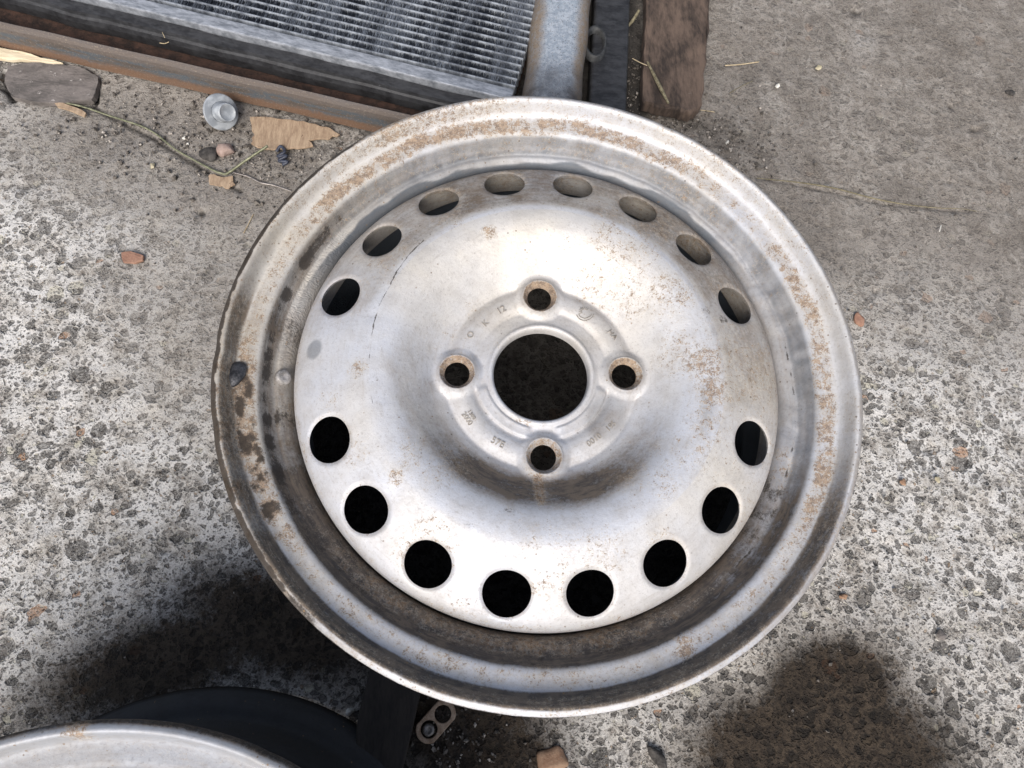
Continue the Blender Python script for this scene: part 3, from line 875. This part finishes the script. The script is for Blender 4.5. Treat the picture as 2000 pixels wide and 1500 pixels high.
rad = thing('car_radiator', 'grey aluminium car radiator with fine fins and horizontal tubes in the top middle', 'radiator', tuple(O0 + Vector((0, 0, .006))), UA)
ZR = .026
def rb(name, u0, u1, v0, v1, z0, z1, mat, bev=.001, tilt=0):
    bm = bmesh.new(); add_box(bm, ((u0 + u1) / 2, (v0 + v1) / 2, (z0 + z1) / 2), (u1 - u0, v1 - v0, z1 - z0))
    ob = bm_obj(name, bm, mat, rad, smooth=False)
    return bevel(ob, bev) if bev else ob
ext_profile('lower_shroud', [(.0265, .0012), (.0258, .010), (.0270, .0145), (.0290, .0160), (.0300, .0190), (.0385, .0205), (.0392, .0012)], -.60, .135, BLACKP, rad, 140, .0022, 9)
rb('edge_channel', -.60, .124, .0395, .0515, .004, ZR + .001, ALU, .0012)
rb('backing', -.60, .124, .0520, .36, .0015, .004, DARKRUST, 0)
DUSTY = simple('dusty_tube', (.085, .095, .115), (.34, .37, .41), 45, .6, .2, .0004, (2.2, .6, 1))
# tubes
np_t = 30; pitch = .0078
tm = None
for k in range(np_t):
    v = .0560 + k * pitch
    if tm is None:
        bm = bmesh.new(); add_box(bm, (-.238, 0, 0), (.724, .0017, .018))
        tb = bm_obj('tube', bm, DUSTY, rad, smooth=False); bevel(tb, .0007)
        tb.location = (0, v, ZR - .0092); tm = tb
    else:
        c = tm.copy(); COL.objects.link(c); c.parent = rad; c.location = (0, v, ZR - .0092)
# fins: folded strips between the tubes, some bent over
def fin_mat():
    t = NT('radiator_fins')
    n = t.noise(26, 5, .65, t.mapp((2.2, .5, 1))); f = t.noise(900, 2, .5, t.mapp((1, .15, 1)))
    c = t.mix(t.ramp(t.math('ADD', t.math('MULTIPLY', n, .65), t.math('MULTIPLY', f, .35)), .42, .60), (.022, .026, .036), (.235, .26, .30))
    return t.out(c, .5, .35, None, .4)
V = []; F = []
for k in range(np_t - 1):
    v0 = .0560 + k * pitch + .0009; v1 = v0 + pitch - .0018
    u = -.60; i0 = len(V); flip = 0; bend = 0
    while u < .123:
        if random.random() < .05:
            bend = random.uniform(-1, 1)
        bend *= .9
        mxx = u + random.uniform(-.0002, .0002)
        lean = bend * .0009 + random.uniform(-.00018, .00018)
        ztop = ZR - .0008 - random.random() * .0010 - (.0012 if random.random() < .12 else 0)
        j = len(V)
        V += [(mxx, v0, ZR - .012), (mxx, v1, ZR - .012), (mxx + lean, v1, ztop), (mxx + lean, v0, ztop)]
        V += [(mxx + .00042, v0, ZR - .012), (mxx + .00042, v1, ZR - .012), (mxx + lean + .00042 + abs(bend) * .0003, v1, ztop), (mxx + lean + .00042 + abs(bend) * .0003, v0, ztop)]
        F += [(j, j + 1, j + 2, j + 3), (j + 4, j + 7, j + 6, j + 5), (j + 3, j + 2, j + 6, j + 7)]
        u += .00118
me = mesh_np('fins', V, F); me.polygons.foreach_set('use_smooth', np.zeros(len(F), bool))
fo = link('fins', me, fin_mat(), rad); fo['kind'] = 'stuff'

# right-hand tank of the radiator: rounded, brown at its edges
def tank_mat():
    t = NT('tank_metal')
    n1 = t.noise(30, 5, .6); n2 = t.noise(260, 5, .7); n3 = t.noise(900, 3, .6)
    sp_ = t.n.new('ShaderNodeSeparateXYZ'); t.L(t.tc, sp_.inputs[0])
    xx = t.math('ADD', t.math('ABSOLUTE', sp_.outputs[0]), t.math('MULTIPLY', t.math('SUBTRACT', n1, .5), .014))
    edge = t.ramp(xx, .011, .020)
    c = t.mix(t.ramp(n2, .40, .62), (.30, .345, .40), (.46, .50, .55))
    c = t.mix(t.math('MULTIPLY', edge, t.ramp(n2, .36, .56, .55, .95)), c, (.25, .185, .125))
    c = t.mix(t.ramp(n3, .56, .66, 0, .75), c, (.09, .075, .065))
    c = t.mix(t.math('MULTIPLY', t.ramp(sp_.outputs[1], .052, .012), t.ramp(n1, .3, .6, .5, 1)), c, (.055, .050, .052))
    return t.out(c, .5, .25, t.bump(t.math('ADD', n1, t.math('MULTIPLY', n2, .3)), .0010, .7), .4)
a0 = Vector((*at(1081, 188, .052), 0)); a1 = Vector((*at(1101, 0, .052), 0))
tdir = (a1 - a0).normalized()
bm = bmesh.new(); rings = []
for i in range(30):
    q = i / 29; yy = -.010 + q * .20
    ring = []
    for k in range(17):
        a = PI * k / 16
        hw = .0255 + .0022 * q + .0008 * math.sin(yy * 90)
        ring.append(bm.verts.new((hw * math.copysign(abs(math.cos(a)) ** .75, math.cos(a)), yy, .050 * 0 + .008 + .040 * abs(math.sin(a)) ** .42 + .0006 * math.sin(yy * 60 + a))))
    rings.append(ring)
for a, b in zip(rings, rings[1:]):
    for k in range(16):
        bm.faces.new((a[k], a[k + 1], b[k + 1], b[k]))
bm.faces.new(rings[0]); bm.faces.new(rings[-1][::-1])
tank = bm_obj('side_tank', bm, tank_mat(), rad)
tw = Matrix.Translation(a0) @ Matrix.Rotation(math.atan2(-tdir.x, tdir.y), 4, 'Z')
bpy.context.view_layer.update()
tank.matrix_parent_inverse = Matrix.Identity(4)
tank.matrix_basis = (Matrix.Translation(rad.location) @ Matrix.Rotation(UA, 4, 'Z')).inverted() @ tw

# dark bracket with a round opening, right of the tank
bkt = thing('rubber_mount', 'black rubber mounting strip with a round opening, right of the radiator tank', 'mount', (*at(1192, 100, .02), 0), math.radians(-6))
bm = bmesh.new()
add_box(bm, (.000, .0, .010), (.034, .26, .020))
b_ = bm_obj('strip', bm, BLACKP, bkt, False); bevel(b_, .003, 3)
bm = bmesh.new(); NR = 30
r0 = [[bm.verts.new((r * math.cos(a) * .75 - .0150, r * math.sin(a) * 1.35 + .004, z)) for a in np.linspace(0, 2 * PI, NR, endpoint=False)] for r, z in ((.0105, .020), (.0112, .0255), (.0135, .0262), (.0146, .020))]
for a, b in zip(r0, r0[1:]):
    for k in range(NR):
        bm.faces.new((a[k], a[(k + 1) % NR], b[(k + 1) % NR], b[k]))
GREYRUB = simple('worn_rubber', (.020, .021, .022), (.060, .062, .064), 90, .6, 0, .0005)
bm_obj('collar', bm, GREYRUB, bkt)

# ------------------------------------------------------------------ loose things
def slab(name, label, cat, px_pts, z0, th, mat, seed=0, rough=.0006, sub=3, group=None, bev=.0006, tilt=0):
    """an irregular flat piece with a torn outline, as a thick mesh"""
    rnd = random.Random(seed)
    P = [Vector((*at(*p, z0 + th), 0)) for p in px_pts]
    c = sum(P, Vector()) / len(P)
    P = [p - c for p in P]
    pts = []
    for a, b in zip(P, P[1:] + P[:1]):
        for k in range(sub):
            q = a.lerp(b, k / sub)
            if k:
                q += Vector((rnd.uniform(-1, 1), rnd.uniform(-1, 1), 0)) * rough * 1.5
            pts.append(q)
    bm = bmesh.new()
    bot = [bm.verts.new((p.x, p.y, 0)) for p in pts]
    f = bm.faces.new(bot)
    r = bmesh.ops.extrude_face_region(bm, geom=[f])
    for v in r['geom']:
        if isinstance(v, bmesh.types.BMVert):
            v.co.z += th + tilt * v.co.x + rnd.uniform(-.15, .15) * th * .5
    o = bm_obj(name, bm, mat, None, False)
    if bev:
        bevel(o, bev, 2)
    o.location = (c.x, c.y, z0)
    return tag(o, label, cat, group)


def pebble(name, label, px, py, rx, ry, rz_, mat, cat='stone', seed=0, rot=0, group=None, z=0.0, flat=.0, ang_=0.35):
    rnd = random.Random(seed)
    bm = bmesh.new(); bmesh.ops.create_icosphere(bm, subdivisions=3, radius=1)
    cuts = [(Vector((rnd.gauss(0, 1), rnd.gauss(0, 1), rnd.gauss(0, .8))).normalized(), rnd.uniform(.50, .82)) for _ in range(11)]
    for v in bm.verts:
        for nrm, d in cuts:
            e = v.co.dot(nrm) - d
            if e > 0:
                v.co -= nrm * e * .9
        v.co *= 1 + ang_ * .3 * math.sin(5 * v.co.x + seed) * math.cos(4 * v.co.y)
        v.co = Vector((v.co.x * rx, v.co.y * ry, v.co.z * rz_))
    o = bm_obj(name, bm, mat)
    x, y = at(px, py, rz_ * .5)
    o.location = (x, y, z + rz_ * (.35 if rz_ > .004 else .02)); o.rotation_euler = (0, 0, rot)
    return tag(o, label, cat, group)


CARD = simple('torn_cardboard', (.26, .18, .12), (.43, .32, .22), 60, .9, 0, .0005, (4, 1, 1), specks=((.14, .09, .06), .66))
PALE = simple('pale_wood', (.62, .52, .36), (.78, .68, .50), 40, .8, 0, .0003, (1, 6, 1))
BOARDB = simple('brown_board', (.030, .022, .018), (.135, .095, .072), 22, .85, 0, .0012, (3, 1, 1), specks=((.26, .23, .20), .70))
BOARDD = simple('dark_board', (.016, .013, .0115), (.036, .029, .024), 40, .75, 0, .0006, (4, 1, 1))
SLATE = simple('grey_slab_stone', (.10, .090, .084), (.195, .172, .160), 50, .85, 0, .0012, (1, 2, 1), specks=((.40, .37, .35), .64))
TWIG = simple('dry_twig', (.10, .085, .05), (.27, .235, .15), 300, .8, 0, .0003)
STRAW = simple('dry_straw', (.36, .28, .17), (.52, .43, .29), 300, .8)
GREEN = simple('olive_wire', (.11, .115, .07), (.30, .30, .20), 260, .45, .3)
STEELW = simple('thin_steel_wire', (.18, .16, .15), (.42, .38, .35), 300, .4, .6)
BRICK = simple('brick_red', (.25, .135, .095), (.35, .205, .145), 120, .9, 0, .0008)
ORANGE = simple('orange_stone', (.27, .155, .095), (.38, .25, .165), 120, .75, 0, .0008, specks=((.6, .5, .4), .66))
PINK = simple('pink_stone', (.28, .20, .17), (.42, .32, .28), 90, .85, 0, .0008)
WHITE = simple('white_chip', (.58, .56, .50), (.74, .72, .67), 120, .8)
YELL = simple('yellow_pebble', (.34, .30, .20), (.50, .45, .33), 120, .8)
DARKST = simple('dark_stone', (.022, .020, .019), (.085, .078, .072), 120, .85, 0, .001)

slab('wood_offcut', 'pale cream wood strip poking out under the rusty angle bar at the left edge', 'wood', [(-60, 60), (0, 92), (60, 104), (122, 122), (60, 118), (0, 113), (-60, 108)], .001, .004, PALE, 1)
slab('paving_fragment', 'flat dark grey stone fragment between two cracks, under the rusty bar at upper left', 'stone',
     [(14, 128), (60, 121), (120, 124), (165, 134), (192, 152), (186, 182), (178, 194), (120, 200), (60, 197), (22, 188), (8, 160)], -.0025, .0058, SLATE, 4, .0006, 4, bev=.0012)
slab('cardboard_scrap', 'torn light brown cardboard scrap tucked under the rusty bar beside the grey cap', 'cardboard',
     [(488, 228), (540, 231), (592, 236), (640, 248), (664, 262), (640, 272), (602, 274), (612, 285), (560, 291), (514, 291), (490, 280), (497, 262)], .0015, .0016, CARD, 5, .0008, 4, bev=.0003)
slab('cardboard_scrap', 'small torn tan cardboard scrap just below the bend of the green wire', 'cardboard',
     [(407, 343), (420, 340), (436, 346), (455, 343), (459, 360), (447, 368), (428, 363), (409, 360)], .0012, .0012, CARD, 8, .0007, 3, bev=.0002)
slab('wood_chip', 'narrow orange brown wood chip at the upper left end of the green wire', 'wood', [(106, 201), (120, 199), (150, 210), (168, 220), (164, 227), (140, 217), (112, 209)], .001, .002, CARD, 10, .0004, 2, bev=.0003)
slab('brick_chip', 'flat brick red chip on the concrete left of the wheel', 'brick chip', [(236, 492), (255, 490), (280, 498), (279, 508), (262, 514), (240, 512)], -.0005, .0028, BRICK, 11, .0004, 2)
slab('wooden_board', 'flat weathered brown board beside the black mount at the top', 'board',
     [(1262, -60), (1390, -60), (1386, 60), (1378, 130), (1372, 205), (1352, 222), (1318, 214), (1280, 206), (1256, 200), (1258, 120), (1262, 40)], .004, .012, BOARDB, 12, .0008, 5, bev=.003)
slab('dark_board', 'dark brown board end between the two wheels at the bottom', 'board',
     [(722, 1306), (770, 1320), (823, 1345), (806, 1420), (780, 1530), (690, 1560), (696, 1420), (706, 1370)], .001, .012, BOARDD, 13, .0002, 2, bev=.0008)
slab('wood_splinter', 'tiny orange wood splinter above the dark board under the wheel lip', 'splinter', [(717, 1301), (726, 1299), (738, 1303), (735, 1308), (724, 1306)], .013, .0015, STRAW, 14, .0002, 1, bev=0)

for (nm, lab, px, py, rx, ry, rz_, mat, rot, sd) in (
        ('pebble', 'pink rounded pebble above the bend of the green wire', 441, 291, .0082, .0086, .006, PINK, .3, 1),
        ('stone', 'dark angular stone just left of the pink pebble', 408, 300, .010, .0085, .005, DARKST, .2, 2),
        ('stone', 'orange brown flat stone at the bottom edge right of the chain link', 1082, 1484, .0125, .0098, .0030, ORANGE, .1, 3),
        ('stone', 'dark slanting stone at the bottom edge right of the orange stone', 1287, 1484, .0045, .0115, .004, DARKST, .75, 4),
        ('brick_chip', 'small orange triangular brick chip close to the right of the wheel', 1680, 622, .0062, .0068, .0026, BRICK, .2, 5),
        ('pebble', 'round pale yellow pebble on the concrete at upper right', 1601, 131, .0036, .0036, .0026, YELL, 0, 6),
        ('pebble', 'small round white pebble at upper right, left below the yellow one', 1520, 166, .0028, .0028, .0020, WHITE, 0, 7),
        ('stone', 'small black stone near the upper right edge', 1976, 179, .0046, .0050, .003, DARKST, .4, 8),
        ('pebble', 'elongated white pebble beside the upper right of the wheel lip', 1422, 277, .0028, .0018, .0016, WHITE, .5, 9),
        ('pebble', 'white pebble pair member on the dirt left of the pink stone', 360, 268, .0026, .0020, .0016, WHITE, .6, 10),
        ('pebble', 'tiny white crumb beneath the white pebble left of the pink stone', 366, 280, .0015, .0014, .0012, WHITE, .6, 11),
        ('pebble', 'white angular crumb beside the dark wheel rim at the bottom', 682, 1391, .0038, .0030, .003, WHITE, .4, 12),
        ('pebble', 'cream pebble left of the small cardboard scrap', 297, 323, .0026, .0030, .0018, YELL, .2, 13),
        ('pebble', 'tan pebble in the concrete at the lower right', 1833, 937, .0028, .0036, .0012, YELL, .2, 14),
        ('pebble', 'tan brown pebble in the concrete below the orange chip', 1765, 942, .0030, .0034, .0012, ORANGE, .2, 15),
        ('pebble', 'small orange pebble right of the wheel near the bottom', 1648, 1165, .0034, .0030, .0022, ORANGE, .2, 16),
        ('pebble', 'dull tan pebble in the lower right concrete', 1840, 1240, .0040, .0038, .0014, SLATE, .2, 17)):
    if nm == 'pebble' and sd in (14, 15, 17):
        lab = {14: 'yellowish pebble in the pale concrete at the middle right', 15: 'tan brown pebble in the pale concrete right of the wheel', 17: 'dull tan pebble in the concrete at the lower right'}[sd]
    if sd == 10:
        lab = 'white pebble on the brown dirt left of the pink pebble'
    pebble(nm, lab, px, py, rx, ry, rz_, mat, 'stone' if nm != 'brick_chip' else 'brick chip', sd, rot, 'loose stones on the concrete')

# loose grit along the foot of the board and round the wheel: nobody could count it
V = []; F = []
def grit(px, py, sp, n, lo=.0006, hi=.0022):
    for _ in range(n):
        x, y = at(px + random.gauss(0, sp[0]), py + random.gauss(0, sp[1]))
        if math.hypot(x, y) < .186 and True:
            continue
        s = random.uniform(lo, hi) * (.6 + random.random() ** 3); i = len(V)
        q = Euler((random.uniform(0, 6), random.uniform(0, 6), random.uniform(0, 6))).to_matrix()
        for p in ((1, 0, 0), (-1, 0, 0), (0, 1, 0), (0, -1, 0), (0, 0, 1), (0, 0, -1)):
            p = q @ Vector((p[0] * random.uniform(.6, 1.3), p[1] * random.uniform(.6, 1.2), p[2] * random.uniform(.5, 1)))
            V.append((x + p.x * s, y + p.y * s, .0002 + p.z * s))
        for f in ((0, 2, 4), (2, 1, 4), (1, 3, 4), (3, 0, 4), (2, 0, 5), (1, 2, 5), (3, 1, 5), (0, 3, 5)):
            F.append(tuple(i + k for k in f))
grit(1330, 260, (70, 28), 420); grit(1440, 300, (60, 45), 260); grit(1230, 170, (20, 60), 160); grit(480, 280, (110, 60), 420)
grit(300, 250, (130, 45), 300); grit(1650, 300, (220, 180), 260, .0005, .0014); grit(200, 700, (200, 300), 320, .0005, .0014)
grit(900, 1450, (60, 30), 110); grit(1750, 1000, (170, 260), 300, .0005, .0015); grit(560, 330, (50, 40), 200)
me = mesh_np('grit', V, F); me.polygons.foreach_set('use_smooth', np.zeros(len(F), bool))
t = NT('mixed_grit'); vo = t.vor(350)
rr = t.sep(vo.outputs['Color'])
t.out(t.mix(t.ramp(rr[1], .86, .90), t.mix(rr[0], (.04, .034, .029), (.17, .15, .13)), (.42, .38, .34)), .9)
g = link('grit', me, t.m); g['kind'] = 'stuff'

# wires, twigs and straws
def wire(name, label, cat, px_pts, rad, mat, zs=None, seg=8, group=None, jit=.05, n=None):
    P = []
    for i, p in enumerate(px_pts):
        z = zs[i] if zs else (rad if not isinstance(rad, (list, tuple)) else max(rad))
        P.append((*at(*p, z), z))
    Q, _ = spline(P, n or max(12, 6 * len(P)))
    rr = rad
    if isinstance(rad, (list, tuple)):
        rr = list(np.interp(np.linspace(0, 1, len(Q)), np.linspace(0, 1, len(rad)), rad))
    c = Q.mean(0)
    bm = tube_mesh([tuple(q - np.array([c[0], c[1], 0])) for q in Q], rr, seg, jit)
    o = bm_obj(name, bm, mat)
    o.location = (c[0], c[1], 0)
    return tag(o, label, cat, group)


wire('bent_wire', 'long thin olive wire with a sharp bend, left of the wheel', 'wire',
     [(124, 200), (160, 208), (220, 228), (280, 248), (305, 262), (340, 290), (380, 313), (420, 334), (434, 339), (441, 340), (448, 336), (464, 325), (482, 312), (500, 300), (523, 285)],
     [.0009] * 9 + [.0011] * 4, GREEN, [.0015] * 5 + [.0015] * 4 + [.002, .0035, .0055, .008, .011, .014], n=160)
wire('steel_wire', 'short pale steel wire from the bend of the olive wire to the wheel', 'wire', [(456, 337), (485, 345), (510, 357), (535, 362), (570, 374)], .0008, STEELW)
wire('twig', 'long thin curved twig on the concrete at the upper right', 'twig', [(1478, 348), (1540, 354), (1600, 362), (1640, 370), (1700, 386), (1760, 398), (1830, 406), (1880, 408), (1912, 413)], [.0003, .0005, .0007, .0006, .0006, .0005, .0004, .0002], TWIG)
wire('twig', 'short thick grey twig leaning on the brown board at the top', 'twig', [(1264, 120), (1278, 148), (1290, 172), (1306, 202)], [.0009, .0015, .0018, .0010], TWIG, [.020, .019, .019, .018])
wire('twig', 'short pale stick between the black mount and the brown board at the top edge', 'twig', [(1248, 20), (1236, 40), (1222, 56), (1206, 74)], [.0014, .0016, .0010, .0006], TWIG, [.018, .014, .010, .006])
wire('straw', 'thin straw on the concrete left of the wheel', 'straw', [(476, 455), (484, 440), (495, 418)], .0004, STRAW, group='loose dry straws')
wire('straw', 'short pale straw at the upper right beside the board', 'straw', [(1416, 128), (1445, 126), (1482, 121)], .0006, STRAW, group='loose dry straws')
wire('straw', 'short dark straw in the concrete between board and yellow pebble', 'straw', [(1425, 182), (1445, 170), (1470, 158)], .0004, TWIG, group='loose dry straws')
wire('straw', 'fine white straw across the twig on the brown board', 'straw', [(1235, 114), (1250, 122), (1264, 128)], .0004, STRAW, [.018, .019, .020], group='loose dry straws')
wire('straw', 'short white straw right of the board foot', 'straw', [(1368, 215), (1385, 217), (1396, 219)], .0004, STRAW, group='loose dry straws')
wire('straw', 'pale splinter lying on dirt at the foot of the black mount', 'straw', [(1184, 130), (1196, 138), (1214, 145)], [.0004, .0009, .0004], WHITE, [.003, .003, .003], group='loose dry straws')
wire('straw', 'tiny upright straw on the concrete below the long twig', 'straw', [(1835, 452), (1838, 440)], .0005, WHITE, group='loose dry straws')
# dry stalks on the shroud and angle bar
wire('straw', 'short pale stalk lying on the black shroud left of the radiator', 'straw', [(312, 84), (322, 85), (330, 82)], .0004, STRAW, [.022, .022, .022], group='loose dry straws')
wire('straw', 'thin upright stalk on the black shroud left of the radiator', 'straw', [(317, 63), (322, 74)], .0003, STRAW, [.024, .024], group='loose dry straws')

# twisted dark blue cable piece
cab = wire('cable_scrap', 'small twisted dark blue cable scrap below the big cardboard scrap', 'cable', [(540, 296), (548, 286), (556, 296), (542, 306), (560, 304), (544, 314), (562, 316), (552, 322)], .0014,
           simple('blue_black_plastic', (.02, .022, .035), (.06, .07, .10), 200, .4), [.002, .004, .005, .003, .005, .003, .004, .002])

# grey plastic cap: wide flange with a narrower round stub, tipped over
def lathe(prof, seg=40):
    bm = bmesh.new()
    R_ = [[bm.verts.new((r * math.cos(a), r * math.sin(a), z)) for a in np.linspace(0, 2 * PI, seg, endpoint=False)] for r, z in prof]
    for a, b in zip(R_, R_[1:]):
        for k in range(seg):
            bm.faces.new((a[k], a[(k + 1) % seg], b[(k + 1) % seg], b[k]))
    bm.faces.new(R_[0]); bm.faces.new(R_[-1])
    return bm
PL = NT('grey_plastic')
nn = PL.noise(120, 4)
PL.out(PL.mix(PL.ramp(nn, .4, .62), (.24, .26, .285), (.40, .425, .45)), .32, 0.0, PL.bump(nn, .0003), .5)
capx, capy = at(444, 228, .006)
cap = thing('plastic_cap', 'grey plastic cap with a wide flange and round stub beside the cardboard scrap', 'cap', (capx, capy, .0025))
bm = lathe([(.0100, 0), (.0145, 0), (.0150, .0008), (.0148, .0018), (.0140, .0022), (.0092, .0020)], 48)
fl_ = bm_obj('flange', bm, PL.m, cap)
bm = lathe([(.0086, .0018), (.0084, .0060), (.0078, .0066), (.0076, .0150), (.0072, .0162), (.0066, .0165), (.0062, .0158), (.0010, .0158)], 48)
stb = bm_obj('stub', bm, PL.m, cap)
cap.rotation_euler = Euler((math.radians(31), math.radians(46), 0))
cap.location.z = .0118; cap.location.x -= .004

# chain link with two round openings, a pin in one
LNK = simple('rusty_link', (.26, .175, .115), (.47, .36, .27), 260, .55, .35, .0005, specks=((.14, .08, .05), .62))
PINM = simple('grey_pin', (.13, .12, .11), (.30, .28, .26), 300, .45, .5)
p1 = Vector((*at(838, 1424, .003), 0)); p2 = Vector((*at(865, 1394, .003), 0))
L_ = (p2 - p1).length; lr = math.atan2((p2 - p1).y, (p2 - p1).x)
chain = thing('chain_link', 'flat rusty two-hole chain link with a pin, on the ground below the large wheel', 'chain link', (*((p1 + p2) / 2)[:2], .0035), lr)
bm = bmesh.new(); RO = .0088; RI = .0056; h = L_ / 2; N = 32
outer = []; 
for k in range(N):
    a = 2 * PI * k / N; sx = h if math.cos(a) > 0 else -h
    outer.append((sx + RO * math.cos(a), RO * math.sin(a) * (1 if abs(math.cos(a)) > .2 else .93)))
def ringpts(cx): return [(cx + RI * math.cos(2 * PI * k / 24), RI * math.sin(2 * PI * k / 24)) for k in range(24)]
def add_loop(pts):
    vs = [bm.verts.new((x, y, 0)) for x, y in pts]
    return [bm.edges.new((vs[k], vs[(k + 1) % len(vs)])) for k in range(len(vs))]
es = add_loop(outer) + add_loop(ringpts(-h)) + add_loop(ringpts(h))
bmesh.ops.triangle_fill(bm, use_beauty=True, use_dissolve=False, edges=es)
lp = bm_obj('plate', bm, LNK, chain, False)
sol = lp.modifiers.new('t', 'SOLIDIFY'); sol.thickness = .0022; sol.offset = 0
bevel(lp, .0005)
bm = lathe([(.0040, -.003), (.0040, .0016), (.0034, .0024), (.0022, .0028), (.0017, .0020), (.0005, .0019)], 26)
pn = bm_obj('pin', bm, PINM, chain); pn.location = (-h - .0004, 0, 0)

# ------------------------------------------------------------------ render
S.render.engine = 'CYCLES'
S.cycles.max_bounces = 8
